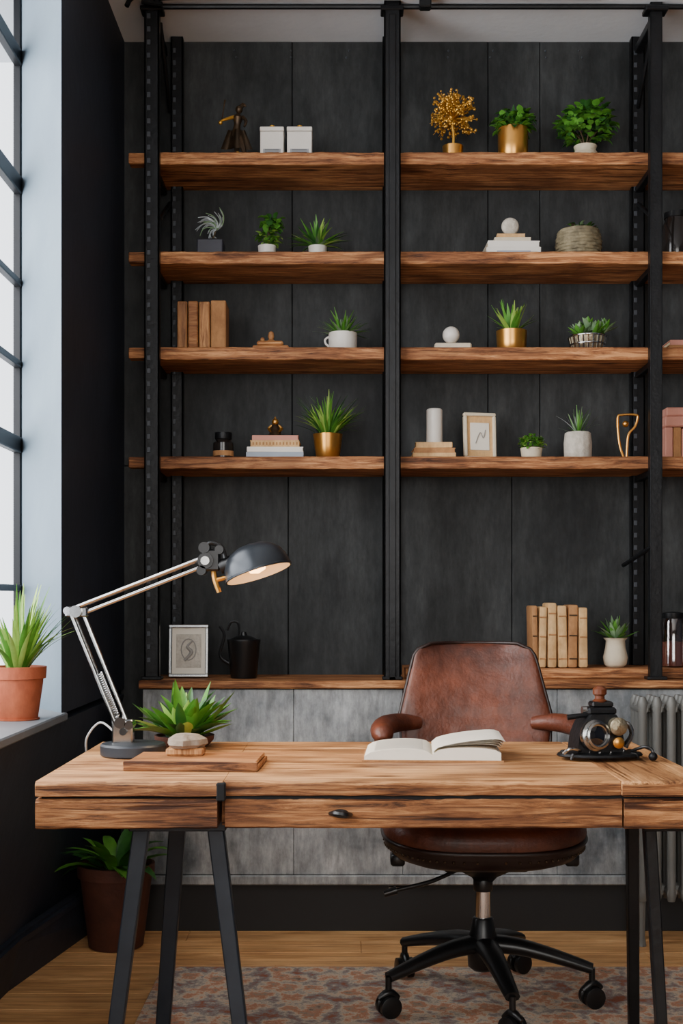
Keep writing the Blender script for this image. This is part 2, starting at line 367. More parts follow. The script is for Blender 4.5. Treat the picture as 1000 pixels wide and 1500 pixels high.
# ---------------------------------------------------------------- shelving
SF=4.345; SZ=[2.735,2.384,2.046,1.66]; TH=.045
b=B('industrial_shelving_unit')
for z in SZ:
    for k,(xa,xb) in enumerate(((-.655,.16),(.162,1.10),(1.105,2.1))): b.worn(xa,xb,SF,WY-.004,z-TH,z,'shelf',amp=.0045,n=110,seed=k*7,ch=.0025)
    b.box(-.752,-.69,SF+.0,SF+.05,z-.04,z-.002,'shelf',.003)
    b.box(-.70,-.65,SF,SF+.03,z-.03,z-.01,'iron',.002)
def post(x,y,w,z0=.8735,z1=3.249,slots=True,cap=False):
    t=.006
    b.box(x-w/2,x+w/2,y,y+t,z0,z1,'iron',.001)
    b.box(x-w/2,x-w/2+t,y,y+.035,z0,z1,'iron',.001)
    b.box(x+w/2-t,x+w/2,y,y+.035,z0,z1,'iron',.001)
    if slots:
        z=z0+.06
        while z<z1-.04:
            b.box(x-w*.12-w*.2,x+w*.12-w*.2,y-.0025,y,z,z+.018,'slot',.001)
            z+=.046
post(-.664,SF-.04,.052); post(-.612,4.575,.045); post(.178,SF-.045,.058,slots=False); post(.178,4.575,.05,slots=False)
b.box(.178-.012,.178+.012,SF-.05,SF-.044,.8735,3.2,'iron',.002)
post(1.103,SF-.035,.042,slots=False); post(1.103,4.575,.05,z0=.911); post(1.98,SF-.04,.045) 
for x in (-.664,.178,1.103,1.98):
    b.box(x-.04,x+.04,SF-.05,SF+.01,3.215,3.232,'iron',.003)
    b.box(x-.014,x+.014,SF-.03,4.6,3.185,3.212,'iron',.002)
    for z in SZ:
        b.box(x-.012,x+.012,SF-.005,4.6,z-TH-.022,z-TH-.002,'iron',.002)
    b.box(x-.035,x+.035,SF-.05,SF,.8735,.885,'iron',.002)
b.tube([(-.66,SF-.02,3.238),(2,SF-.02,3.238)],.009,'iron')
for x in (1.103,-.64):
    b.tube([(x,SF,3.19),(x,4.585,2.98)],.008,'iron'); b.tube([(x,SF,2.5),(x,4.585,2.63)],.008,'iron')
b.tube([(1.12,SF-.01,1.38),(1.09,SF-.03,1.34),(1.03,4.5,1.28)],.008,'iron')
b.done()
b=B('ceiling_pipe')
b.tube([(-.74,4.24,3.2),(-.72,4.25,3.235),(-.66,4.26,3.24),(-.62,4.26,3.215),(-.58,4.26,3.24),(.9,4.26,3.24)],.009,'iron',sub=4)
b.box(.27,.31,4.24,4.28,3.2,3.25,'iron',.004); b.done()
# ---------------------------------------------------------------- desk
b=B('wooden_trestle_desk')
DF=2.65; DB=3.4; DT=.76
lx0,lx1,mx1,rx1=-.66,-.256,.605,.805
b.worn(lx0,lx1,DF,DB,.727,DT,'desk',amp=.003,seed=2)
b.worn(lx0,lx1-.012,DF+.002,DB-.01,.657,.7215,'deskf',amp=.003,seed=5)
n=5; dy=(DB-DF-.012)/n
for i in range(n):
    b.worn(lx1+.001,mx1-.001,DF+.012+i*dy+.0003,DF+.012+(i+1)*dy-.0003,.727,DT-.0005*(i%2),'desk',amp=.003 if i==0 else .0008,seed=i*3,ch=.003 if i==0 else .001)
b.box(mx1,rx1,DF+.004,DB,.727,DT,'deskend',.004)
b.worn(mx1+.006,rx1-.01,DF+.006,DB-.01,.657,.7215,'deskf',amp=.003,seed=11)
b.box(lx1-.005,mx1+.006,DF+.035,DB-.02,.66,.727,'deskf',.001)
b.worn(lx1+.004,mx1+.002,DF+.012,DF+.04,.657,.7215,'deskf',amp=.003,seed=15,n=110)
b.box(lx0+.01,rx1-.02,DF+.016,DB-.02,.718,.728,'gap',0)
b.worn(lx0+.001,lx1-.001,DF-.0012,DF+.01,.7275,.754,'deskf',amp=.0025,seed=2,ch=.0015)
b.worn(lx1+.001,mx1-.001,DF+.0108,DF+.022,.7275,.754,'deskf',amp=.0025,seed=0,ch=.0015,n=110)
b.worn(mx1+.001,rx1-.001,DF+.0028,DF+.014,.7275,.755,'deskf',amp=.002,seed=9,ch=.0015)
b.box(lx1-.014,lx1+.006,DF-.003,DF+.03,.718,.758,'gap',.003)
kx=PX(498,DF)
b.tube([(kx-.022,DF+.010,.69),(kx-.008,DF-.010,.693),(kx+.01,DF-.012,.691),(kx+.024,DF+.010,.688)],[.004,.008,.008,.004],'blk',sub=4)
b.ball((kx,DF+.010,.69),.012,'blk',sc=(1.6,.5,.8))
def leg(p,q,w=.042,t=.03,m='steelleg'):
    p=Vector(p);q=Vector(q); vs=[]
    for c,k in ((p,1.05),(q,.9)):
        for sx,sy in ((-1,-1),(1,-1),(1,1),(-1,1)): vs.append(b.bm.verts.new(c+Vector((sx*w/2*k,sy*t/2*k,0))))
    f=[b.bm.faces.new([vs[j] for j in ix]) for ix in ((0,1,5,4),(1,2,6,5),(2,3,7,6),(3,0,4,7),(3,2,1,0),(4,5,6,7))]
    es=[e for ff in f for e in ff.edges]; o=bmesh.ops.bevel(b.bm,geom=list(set(es)),offset=.003,segments=1,affect='EDGES')
    vv=set(v for ff in o['faces'] for v in ff.verts)
    b._fin(set(x for v in vv for x in v.link_faces),m,False)
LZ=.0085
leg((-.452,2.79,.64),(-.53,2.76,LZ),w=.036); leg((-.285,2.79,.64),(-.205,2.76,LZ),w=.036); leg((-.42,3.2,.64),(-.475,3.27,LZ))
b.box(-.48,-.26,2.77,2.81,.63,.657,'steelleg',.003); b.box(-.45,-.39,2.78,3.23,.635,.657,'steelleg',.003)
leg((.697,2.79,.64),(.728,2.76,LZ),w=.026,m='iron'); leg((.755,3.2,.64),(.776,3.27,LZ),w=.03,m='iron'); leg((.79,2.79,.64),(.87,2.76,LZ),w=.03)
b.box(.68,.80,2.77,2.81,.63,.657,'iron',.003); b.box(.735,.775,2.78,3.23,.635,.657,'iron',.003)
b.done()
# ---------------------------------------------------------------- rug
b=B('vintage_rug',(.75,2.6,0)); b.box(-1.31,1.3,-1.2,1.24,.0005,.008,'rug',.003); b.done()
# ---------------------------------------------------------------- chair
CHX,CHY=PX(707,3.51),3.51
b=B('leather_office_chair',(CHX,CHY,.0085))
for k in range(5):
    a=math.radians(-82+72*k); c,s_=math.cos(a),math.sin(a)
    b.tube([(c*.02,s_*.02,.165),(c*.1,s_*.1,.16),(c*.2,s_*.2,.138),(c*.305,s_*.305,.108)],[.038,.034,.028,.021],'blk',seg=10,sub=3,flat=.7)
    tip=Vector((c*.305,s_*.305,0))
    b.cyl(tip+Vector((0,0,.05)),tip+Vector((0,0,.11)),.009,'blk')
    ang=a+R(-.7,.7); w=Vector((-math.sin(ang),math.cos(ang),0)); f=Vector((math.cos(ang),math.sin(ang),0))
    for sg in (-1,1):
        p=tip+w*sg*.007+Vector((0,0,.030)); q=tip+w*sg*.026+Vector((0,0,.030)); b.tube([p,p+w*sg*.003,q-w*sg*.002,q],[.026,.030,.030,.024],'blk',seg=20)
    b.tube([tip-f*.028+Vector((0,0,.048)),tip+Vector((0,0,.066)),tip+f*.03+Vector((0,0,.052))],[.009,.014,.007],'blk',sub=3)
b.lathe([(.03,.09),(.042,.1),(.047,.17),(.036,.2),(.03,.235),(.026,.24)],'blk')
b.lathe([(.022,.238),(.022,.36)],'chrome'); b.lathe([(.026,.315),(.028,.32),(.028,.345),(.022,.36)],'blk')
b.lathe([(.035,.345),(.05,.36),(.10,.385),(.115,.405)],'blk',seg=4,mx=Matrix.Rotation(math.pi/4,4,'Z'))
b.box(-.12,.12,-.09,.12,.385,.415,'blk',.008)
b.tube([(-.06,-.02,.385),(-.15,-.06,.355),(-.25,-.08,.335)],[.006,.006,.006],'blk',sub=3); b.tube([(-.25,-.08,.335),(-.285,-.085,.325)],[.012,.009],'blk')
b.tube([(-.06,.03,.37),(-.17,.0,.33),(-.27,-.02,.328)],[.004,.004,.005],'nickel',sub=3)
def sup(prof,m,ax,ay,e=3.2,cy=0,n=48):
    rings=[]
    for sc,z in prof:
        ring=[]
        for i in range(n):
            t=2*math.pi*i/n; c,s_=math.cos(t),math.sin(t)
            x=ax*sc*math.copysign(abs(c)**(2/e),c); yy=ay*sc*math.copysign(abs(s_)**(2/e),s_)
            ring.append(b.bm.verts.new((x,yy+cy,z+.02*(abs(x)/ax)**3)))
        rings.append(ring)
    fs=[]
    for p,q in zip(rings,rings[1:]):
        for i in range(n): fs.append(b.bm.faces.new((p[i],p[(i+1)%n],q[(i+1)%n],q[i])))
    fs+= [b.bm.faces.new(rings[0][::-1]),b.bm.faces.new(rings[-1])]; b._fin(fs,m,True)
sup([(.45,.40),(.75,.402),(.9,.415),(.975,.435),(1,.455)],'leatherd',.287,.25,cy=.03)
sup([(1,.452),(1.012,.456),(1.012,.462),(1,.466)],'leatherd',.287,.25,cy=.03)
sup([(.99,.46),(1.01,.475),(1.0,.50),(.95,.52),(.8,.53),(.4,.525)],'leather',.285,.248,cy=.03)
for i in range(40):
    t=math.pi+math.pi*i/39; c,s_=math.cos(t),math.sin(t); e=3.2
    x=.285*.985*math.copysign(abs(c)**(2/e),c); yy=.248*.985*math.copysign(abs(s_)**(2/e),s_)+.03
    b.ball((x,yy,.437+.02*(abs(x)/.287)**3),.0042,'bronze',seg=8)
for sx in (-1,1): b.box(sx*.245-.02,sx*.245+.02,-.06,.0,.395,.43,'blk',.006); 
def backf(off):
    def f(u,v):
        z=.48+(1.012-.48)*v; tp=.228-.052*max(0,(z-.8)/.21)
        if z<.8: tp=.228-.02*(.8-z)/.3
        r=.045; t=max(0,(z-(1.012-r))/r); hw=tp-r+r*math.sqrt(max(0,1-t*t))
        x=(u*2-1)*hw; k=abs(u*2-1)
        y=.19+.10*v-.055*k**2.2 -.035*math.sin(math.pi*min(1,v*1.1))*(1-k**2)*.6
        edge=max(0,(1-k**5)*(1-v**14))
        wr=.0028*noise.noise(Vector((x*8,z*26,1)))+.0014*noise.noise(Vector((x*30,z*36,4)))
        return (x,y-off*math.sqrt(edge)-(wr if off>0 else 0),z)
    return f
b.surf(backf(.034),70,70,'leather'); b.surf(backf(-.028),48,48,'leather')
f0=backf(0)
edge=[f0(0,j/30) for j in range(31)]+[f0(i/12,1) for i in range(1,13)]+[f0(1,1-j/30) for j in range(1,31)]
b.tube(edge,.0055,'leatherd',seg=8)
for sx in (-1,1):
    b.tube([(sx*.17,.18,.775),(sx*.225,.15,.78),(sx*.27,.09,.778),(sx*.288,.0,.774),(sx*.288,-.06,.768),(sx*.286,-.075,.75)],[.02,.030,.033,.033,.031,.018],'leather',seg=16,sub=6,flat=.9)
    b.tube([(sx*.288,-.05,.765),(sx*.287,-.03,.68),(sx*.27,.0,.56),(sx*.24,.02,.47)],[.024,.02,.02,.02],'leather',seg=12,sub=4)
b.done(50)
# ---------------------------------------------------------------- desk lamp
D=3.1; S=F/D
BX=(195-500)/S
def LP(x,y,dy=0): return Vector(((x-500)/S-BX,dy,PZ(y,D)-DT))
b=B('desk_lamp',(BX,D,DT+.0005))
b.lathe([(.078,0),(.082,.004),(.082,.026),(.078,.031),(.03,.034),(.001,.034)],'base',seg=48,cap1=False)
jb=LP(178,1058); el=LP(113,896); hd=LP(302,822)
b.box(jb.x-.022,jb.x+.030,-.016,.016,.03,jb.z+.008,'nickel',.004)
b.cyl(jb+Vector((0,-.026,0)),jb+Vector((0,.026,0)),.014,'chrome'); b.cyl(jb+Vector((.022,-.026,-.006)),jb+Vector((.022,.026,-.006)),.011,'chrome')
b.cyl(jb+Vector((.008,-.028,-.022)),jb+Vector((.008,.028,-.022)),.009,'blk')
def arm(p,q,off,m='nickel',r=.0055):
    d=(q-p).normalized(); nn=Vector((-d.z,0,d.x))*off
    for sg in (-1,1):
        for yy in ((-.012,.012) if sg>0 else (0,)):
            b.cyl(p+nn*sg+Vector((0,yy,0)),q+nn*sg+Vector((0,yy,0)),r,m,12)
arm(jb,el,.013); arm(el,hd,.010,r=.005)
def spring(p,q,r,turns):
    d=q-p; u=Vector((0,1,0)); v=d.normalized().cross(u); pts=[]
    for i in range(turns*8+1):
        a=i*math.pi/4; pts.append(p+d*i/(turns*8)+(u*math.cos(a)+v*math.sin(a))*r)
    b.tube(pts,.0015,'chrome',seg=5)
spring(jb+(el-jb)*.05+Vector((.0,-.016,0)),jb+(el-jb)*.45+Vector((.0,-.016,0)),.006,22)
b.cyl(el+Vector((0,-.022,0)),el+Vector((0,.022,0)),.015,'nickel'); b.cyl(el+Vector((-.022,-.016,.002)),el+Vector((-.022,.016,.002)),.010,'chrome')
b.box(el.x-.028,el.x+.028,-.013,.013,el.z-.014,el.z+.012,'nickel',.004)
b.cyl(hd+Vector((0,-.024,0)),hd+Vector((0,.024,0)),.02,'blk'); b.box(hd.x-.008,hd.x+.036,-.016,.016,hd.z-.026,hd.z+.03,'blk',.005)
b.cyl(hd+Vector((0,-.03,0)),hd+Vector((0,-.023,0)),.011,'nickel')
for x,y,r in ((300,803,.014),(322,806,.011),(296,836,.012)):
    p=LP(x,y); b.cyl(p+Vector((0,-.024,0)),p+Vector((0,.02,0)),r,'blk')
b.tube([LP(296,808,-.01),LP(308,796,-.01),LP(325,802,-.01),LP(330,818,-.01)],.006,'blk',sub=4)
b.tube([LP(312,832),LP(315,850),LP(321,868)],[.007,.007,.006],'brass',sub=3); b.tube([LP(316,850),LP(332,846)],.006,'brass')
rc=LP(379,841); tilt=Matrix.Translation(rc)@Matrix.Rotation(math.radians(-7),4,'X')@Matrix.Rotation(math.radians(-18),4,'Y')
pr=[(.086,0),(.0855,.012),(.081,.032),(.072,.05),(.057,.064),(.036,.074),(.016,.078),(.001,.079)]
b.lathe(pr,'lampg',seg=48,mx=tilt,cap0=False,cap1=False)
b.lathe([(r*.965,z*.965) for r,z in pr],'white',seg=48,mx=tilt,cap0=False,cap1=False)
b.lathe([(.086,0),(.088,.001),(.088,.004),(.0858,.006)],'lampg',seg=48,mx=tilt,cap0=False,cap1=False)
b.lathe([(.002,.002),(.02,.008),(.028,.026),(.02,.046),(.014,.075)],'bulb',seg=20,mx=tilt)
b.cyl(LP(322,832),LP(345,822),.018,'blk',18,.02)
b.tube([LP(165,1075,.03),LP(140,1062,.06),LP(118,1085,.08),LP(112,1112,.12)],.0028,'cable',sub=6)
b.done(30,norm=False)
sp=bpy.data.lights.new('lamp_bulb_light','SPOT'); sp.energy=6; sp.color=(1,.72,.42); sp.spot_size=2.6; sp.shadow_soft_size=.02
o=bpy.data.objects.new('lamp_bulb_light',sp); bpy.context.scene.collection.objects.link(o)
o.location=Vector((BX,D,DT))+rc+Vector((0.0,0,-.004)); o.rotation_euler=(math.radians(-7),math.radians(-18),0)
# ---------------------------------------------------------------- desk things
b=B('wooden_tray',(PX(288,2.9),2.9,DT+.0005),rot=-.05)
w=.155
b.box(-w,w,-.09,.11,0,.012,'boxw2',.002); b.box(-w+.004,w-.004,-.086,.106,.012,.02,'boxw2',.004)
b.box(-w,w,-.092,-.084,0,.022,'deskf',.002); b.done()
b=B('stone_paperweight',(PX(272,2.95),2.95,DT+.021))
b.box(-.045,.045,-.025,.03,0,.018,'boxw',.004)
def rf(a,z): return 1+.12*math.sin(3*a+1)+.07*math.sin(7*a)
b.lathe([(.036,.018),(.045,.026),(.043,.038),(.026,.049),(.004,.052)],'stone',seg=32,rf=rf); b.done()
b=B('open_book',(PX(632,3.1),3.09,DT+.0005),rot=-.06)
wd=.165; yy=.115
cover=[(-wd-.006,0),(wd+.006,0),(wd+.006,.004),(-wd-.006,.004)]
b.prism(cover,'Y',-yy-.004,yy+.004,'tan2')
def half(sg):
    pts=[(0,.004)]
    for i in range(13):
        t=i/12; x=sg*wd*t; z=.006+.022*(t**.45)*(1-t)**.55*1.5+(.012 if sg>0 else .010)*(1-t*.35)
        if sg>0: z+=.008*t*t
        pts.append((x,z))
    pts.append((sg*wd,.004))
    b.prism(pts,'Y',-yy,yy,'page',False)
half(-1); half(1)
for k in range(4):
    def fn(u,v,k=k):
        t=u; return (wd*(t*(1.0+.02*k)), -yy+2*yy*v, .02+.022*(t**.45)*(1-t)**.55*1.5+.012*t*t+.005*k*t+.003)
    b.surf(fn,14,2,'page')
for r_ in range(14):
    y0=yy-.022-r_*.0145
    def zt(t): return .006+.022*(t**.45)*(1-t)**.55*1.5+.010*(1-t*.35)+.0006
    def fn(u,v,y0=y0): t=.14+.72*u; return (-wd*t,y0-.003*v,zt(t))
    b.surf(fn,8,1,'label')
b.done(60)
b=B('vintage_camera',(PX(878,3.03),3.03,DT+.0005),rot=.12)
b.lathe([(.105,.008),(.108,.011),(.104,.016),(.07,.02),(.001,.021)],'iron',seg=40,mx=Matrix.Scale(.62,4,(0,1,0)),cap1=False)
for a in (.4,2.6,3.8,5.6): b.tube([(.085*math.cos(a),.055*math.sin(a),.014),(.1*math.cos(a),.062*math.sin(a),.014),(.107*math.cos(a),.066*math.sin(a),.004)],[.006,.006,.003],'blk',sub=3)
b.prism([(-.068,.02),(.045,.02),(.05,.05),(.038,.1),(.03,.112),(-.03,.112),(-.05,.09),(-.062,.06)],'Y',-.035,.045,'iron')
mx=Matrix.Translation((-.03,-.036,.062))@Matrix.Rotation(math.radians(84),4,'X')@Matrix.Rotation(.25,4,'Y')
b.lathe([(.036,0),(.038,.004),(.038,.016),(.033,.018),(.033,.03),(.028,.032),(.026,.026),(.02,.024)],'nickel',seg=36,mx=mx,cap1=False)
b.lathe([(.026,.024),(.014,.029),(.001,.031)],'lens',seg=30,mx=mx,cap0=False)
b.lathe([(.02,0),(.022,.03),(.016,.034),(.001,.035)],'hammered',mx=Matrix.Translation((.028,-.03,.085))@Matrix.Rotation(math.radians(90),4,'X'),cap1=False)
b.lathe([(.012,0),(.014,.02),(.008,.024)],'brass',mx=Matrix.Translation((.03,-.034,.045))@Matrix.Rotation(math.radians(90),4,'X'))
b.tube([(-.085,-.01,.104),(-.05,-.01,.108),(-.01,0,.108)],[.007,.006,.008],'iron',sub=3)
b.tube([(.045,0,.09),(.07,-.005,.085),(.078,-.01,.06),(.06,-.01,.03)],[.006,.006,.006,.008],'nickel',sub=5)
b.box(-.036,.036,-.024,.03,.11,.128,'iron',.005); b.box(-.024,.03,-.018,.02,.128,.142,'blk',.004)
b.cyl((-.045,0,.12),(-.034,0,.12),.01,'nickel')
b.lathe([(.016,.14),(.018,.144),(.012,.148),(.012,.156),(.017,.16),(.017,.172),(.010,.179),(.001,.18)],'brownk',cap1=False)
b.tube([(.07,-.03,.022),(.095,-.05,.034),(.11,-.06,.028),(.112,-.063,.014)],.004,'blk',sub=5)
b.tube([(-.06,-.04,.026),(-.09,-.05,.032),(-.105,-.045,.02)],.004,'nickel',sub=4)
b.ball((.112,-.063,.012),.011,'iron')
for i in range(14):
    a=i*.45; b.ball((.0+.06*math.cos(a),.04*math.sin(a),.021),.004,'nickel',seg=8)
b.done()
b=B('potted_agave',(PX(270,3.28),3.28,DT+.0005))
b.lathe([(.045,0),(.065,.006),(.078,.02),(.08,.032),(.074,.032),(.068,.026)],'terrad',cap1=False,seg=36); b.lathe([(.072,.026),(.001,.03)],'soil',cap0=False,cap1=False)
spiky(b,.026,64,.145,.017,['g1','g1','g3','g2'],elr=(.25,1.35),droop=(-.3,.5),r0=.045,kind=1,fold=.5); b.done(60)
# ---------------------------------------------------------------- plants by window
b=B('potted_spider_plant',(PX(25,3.38),3.38,.8245))
b.lathe([(.052,0),(.056,.003),(.070,.1),(.071,.112),(.078,.113),(.080,.145),(.074,.146),(.070,.135)],'terra',cap1=False,seg=40); b.lathe([(.072,.13),(.001,.136)],'soil',cap0=False,cap1=False)
b.lathe([(.06,0),(.062,.004),(.05,.004)],'terra',cap1=False)
for i in range(130):
    az=R(0,6.28); c=math.cos(az); sn=math.sin(az)
    L=R(.17,.26)*(1 if c>-.2 else .45)
    far=c<=-.2 or sn>.5
    b.leaf((.025*c,.025*sn,.13),az,R(1.15,1.5) if far else R(.8,1.5),L*(.85 if c>.5 else 1),.0085,.25 if far else R(.1,.9),random.choice(['g1','g3','g3','g1']),n=8,kind=0)
b.done(60)
b=B('potted_floor_plant',(PX(170,4.1),4.1,0.0005))
b.lathe([(.085,0),(.09,.004),(.118,.23),(.119,.235),(.127,.236),(.128,.275),(.12,.276),(.112,.26)],'terrad',cap1=False,seg=40); b.lathe([(.115,.255),(.001,.262)],'soil',cap0=False,cap1=False)
spiky(b,.25,34,.19,.022,['g1','g2','g1'],elr=(.4,1.3),droop=(.5,1.5),r0=.05,kind=1); b.done(60)
# ---------------------------------------------------------------- shelf items
def at(px,shelf,D=4.46):
    z={1:SZ[0],2:SZ[1],3:SZ[2],4:SZ[3],5:.873,6:.91}[shelf]
    return (PX(px,D),D,z+.0008)
u=4.46/F
b=B('bronze_figurine',at(346,1))
b.lathe([(.042,0),(.044,.006),(.036,.014),(.02,.018)],'bronze')
b.tube([(.0,0,.016),(.002,0,.06),(-.004,0,.105)],[.008,.010,.014],'bronze',sub=4)
b.tube([(.03,.0,.016),(.026,-.01,.05),(.006,0,.105)],[.006,.010,.014],'bronze',sub=4)
b.tube([(0,0,.095),(.0,0,.115),(.004,0,.14),(.006,0,.165),(.008,0,.178)],[.016,.015,.012,.018,.007],'bronze',sub=4,seg=12)
b.ball((.01,-.002,.194),.013,'bronze',sc=(1,1,1.15)); b.tube([(.012,.004,.2),(.024,.006,.215),(.034,.006,.208)],[.008,.008,.003],'bronze',sub=3)
b.tube([(-.008,0,.168),(-.03,-.01,.158),(-.05,-.014,.15),(-.058,-.014,.142)],[.007,.006,.004,.004],'gold',sub=3)
b.tube([(.022,0,.168),(.036,-.01,.15),(.03,-.014,.128)],[.007,.006,.004],'bronze',sub=3)
b.tube([(-.05,-.014,.15),(-.044,-.014,.2),(-.04,-.01,.225)],[.003,.002,.004],'bronze',sub=2); b.ball((-.056,-.014,.142),.008,'gold')
b.surf(lambda u_,v:(.05*(u_-.5)*(1+.9*v)*1.2+.002,.008*math.sin(u_*9)-.012+.02*v*0,.118-.07*v),12,6,'bronze',.003)
b.ball((.006,-.015,.03),.008,'gold'); b.done()
for i,(x0,x1) in enumerate(((382,416),(421,457))):
    w=(x1-x0)*u/2; h=.118
    b=B('storage_box',at((x0+x1)/2,1))
    b.box(-w,w,-.04,.05,0,h*.86,'white',.002); b.box(-w-.001,w+.001,-.041,.051,h*.87,h,'white',.002)
    b.box(-w*.75,w*.75,-.0418,-.04,.012,.038,'label',.0005)
    for z in (.032,.024): b.box(-w*.6,w*.6,-.0425,-.0418,z,z+.002,'reddk',0)
    b.lathe([(.004,0),(.009,.004),(.009,.01),(.001,.012)],'gold',mx=Matrix.Translation((.0,-.02,h)),cap1=False)
    b.done()
b=B('gold_topiary_tree',at(663,1)); pot(b,.034,.038,.06,'brass')
b.tube([(0,0,.05),(.003,0,.1),(-.002,0,.14)],.005,'gold',sub=3)
for i in range(80):
    az=R(0,6.28); e=R(-.6,1.5); L=R(.07,.098); d=Vector((math.cos(az)*math.cos(e),math.sin(az)*math.cos(e),math.sin(e)))
    p0=Vector((0,0,.16)); p1=p0+d*L*.6+Vector((0,0,.006)); p2=p0+d*L*1.05
    b.tube([p0,p1,p2],[.0018,.0013,.001],'gold',seg=5,sub=2)
    for k in range(7):
        t=R(.45,1); q=p0.lerp(p2,t)+Vector((R(-.012,.012),R(-.012,.012),R(-.008,.012))); b.ball(q,R(.0035,.006),'gold',seg=6)
b.done()
b=B('potted_plant_brass',at(751,1)); pot(b,.054,.055,.122,'brass'); bushy(b,(0,0,.145),.066,190,.032,.011,['g1','g2','g1'],.65)
spiky(b,.115,14,.09,.01,['g2','g1'],kind=1); b.done(60)
b=B('potted_bush',at(857,1)); b.lathe([(.04,0),(.044,.006),(.032,.02),(.044,.034),(.036,.046),(.042,.06),(.036,.06)],'cream',seg=30); 
for a in range(6): b.tube([(0,0,.05),(.02*math.cos(a),.02*math.sin(a),.09),(.06*math.cos(a),.06*math.sin(a),.13)],.003,'stem',sub=2)
bushy(b,(.003,0,.135),.095,420,.034,.013,['g2','g1','g1'],.78); b.done(60)
b=B('potted_air_plant',at(309,2)); b.box(-.047,.047,-.045,.045,0,.066,'charpot',.004); b.box(-.04,.04,-.038,.038,.066,.068,'soil',0)
b.tube([(0,0,.066),(.012,0,.09),(.02,0,.12)],.003,'stem',sub=3)
for i in range(30):
    a=R(-.6,3.6); L=R(.03,.08); c0=Vector((.02,0,.11)); pts=[c0+Vector((math.cos(a+t*1.3)*L*t,R(-.01,.01),math.sin(a+t*1.3)*L*t+.01*t)) for t in (0,.35,.7,1)]
    b.tube(pts,[.003,.0025,.002,.001],'silverleaf' if i%3 else 'g4',seg=5,sub=3)
b.done()
b=B('potted_herb',at(391,2)); pot(b,.029,.033,.05,'white'); b.tube([(0,0,.04),(.004,0,.08),(.01,0,.12)],.003,'stem',sub=2)
bushy(b,(.0,0,.075),.034,60,.03,.010,['g1','g1','g3']); bushy(b,(.014,0,.13),.034,60,.028,.011,['g1','g2','g1'],.9); b.done(60)
b=B('potted_spiky_plant',at(465,2)); pot(b,.030,.034,.048,'white'); spiky(b,.044,60,.12,.008,['g1','g1','g3','g2'],elr=(.15,1.45),droop=(.0,.8)); b.done(60)
def fbook(b,w,d,z,h,cov,x=0,rot=0):
    rm=Matrix.Rotation(rot,3,'Z')
    b.box(x-w/2,x+w/2,-d/2,d/2,z,z+.003,cov,.0005,rm); b.box(x-w/2+.004,x+w/2-.004,-d/2+.004,d/2-.004,z+.003,z+h-.003,'pagee',0,rm)
    b.box(x-w/2,x+w/2,-d/2,d/2,z+h-.003,z+h,cov,.0005,rm); b.box(x-w/2,x+w/2,-d/2,-d/2+.004,z+.0005,z+h-.0005,cov,.002,rm)
b=B('book_stack',at(748,2)); fbook(b,.195,.15,0,.026,'white'); b.box(-.06,.06,-.0765,-.075,.008,.014,'greyc',0); fbook(b,.185,.14,.0265,.024,'white',rot=.03); fbook(b,.13,.1,.051,.018,'cream'); fbook(b,.1,.09,.0695,.014,'tan',x=-.005); b.done()
b=B('stone_disc_ornament',(at(747,2)[0],4.46,SZ[1]+.0855)); b.lathe([(.02,0),(.022,.003),(.012,.01)],'cream'); b.ball((0,0,.037),.032,'concrete',sc=(1,.5,1),seg=28); b.done()
b=B('woven_planter',at(847,2))
for k in range(9):
    z=.006+k*.0115; r_=.070+.008*math.sin(math.pi*k/8)
    b.tube([((r_+.0018*math.sin(9*t*.1963+k*3.14))*math.cos(t*.1963),(r_+.0018*math.sin(9*t*.1963+k*3.14))*math.sin(t*.1963),z) for t in range(33)],.0066,'wicker',seg=6)
b.lathe([(.06,0),(.068,.005),(.073,.05),(.066,.1)],'wicker'); bushy(b,(0,0,.105),.055,150,.022,.007,['g4','stem','g2','g1'],.35); b.done(60)
b=B('smoked_glass_jar',at(990,2,4.46))
b.lathe([(.05,0),(.052,.005),(.052,.12),(.04,.14),(.04,.155),(.03,.155)],'darkglass'); b.lathe([(.043,.15),(.043,.17),(.01,.174)],'iron'); b.done()
b=B('wooden_book_boxes',at(299,3))
x=-.09
for w,h,m in ((.037,.175,'boxw'),(.037,.176,'boxw2'),(.04,.174,'boxw'),(.056,.178,'tan2')):
    b.box(x,x+w-.002,-.06,.07,0,h,m,.003)
    b.box(x+.004,x+w-.006,-.062,-.06,.01,h-.01,m,.001); x+=w+.002
b.done()
b=B('wooden_ornament',at(397,3)); b.box(-.065,.065,-.04,.04,0,.022,'boxw2',.004); b.box(-.05,.045,-.035,.035,.022,.04,'boxw2',.006); b.lathe([(.022,.04),(.014,.046),(.008,.05),(.012,.06),(.009,.075),(.003,.08)],'boxw'); b.ball((-.03,-.02,.046),.008,'boxw2'); b.done()
b=B('potted_succulent_white',at(502,3)); b.lathe([(.046,0),(.051,.004),(.052,.072),(.047,.073),(.045,.06)],'white',cap1=False,seg=36); b.lathe([(.046,.06),(.001,.064)],'soil',cap0=False,cap1=False)
b.tube([(-.05,0,.06),(-.064,0,.05),(-.062,0,.035),(-.051,0,.025)],.004,'white',sub=4)
spiky(b,.062,70,.098,.006,['g1','g4','g1'],elr=(.2,1.4),droop=(0,.7),r0=.02); b.done(60)
b=B('stone_sphere_ornament',at(662,3)); b.box(-.066,.066,-.045,.045,0,.03,'cream',.005); b.lathe([(.02,.03),(.012,.036)],'cream'); b.ball((-.004,0,.066),.031,'white',seg=28); b.done()
b=B('potted_aloe_brass',at(749,3)); pot(b,.052,.056,.08,'brass'); spiky(b,.07,46,.12,.010,['g1','g3','g1'],elr=(.5,1.5),droop=(-.2,.5),r0=.02); b.done(60)
b=B('potted_succulent_basket',at(860,3)); 
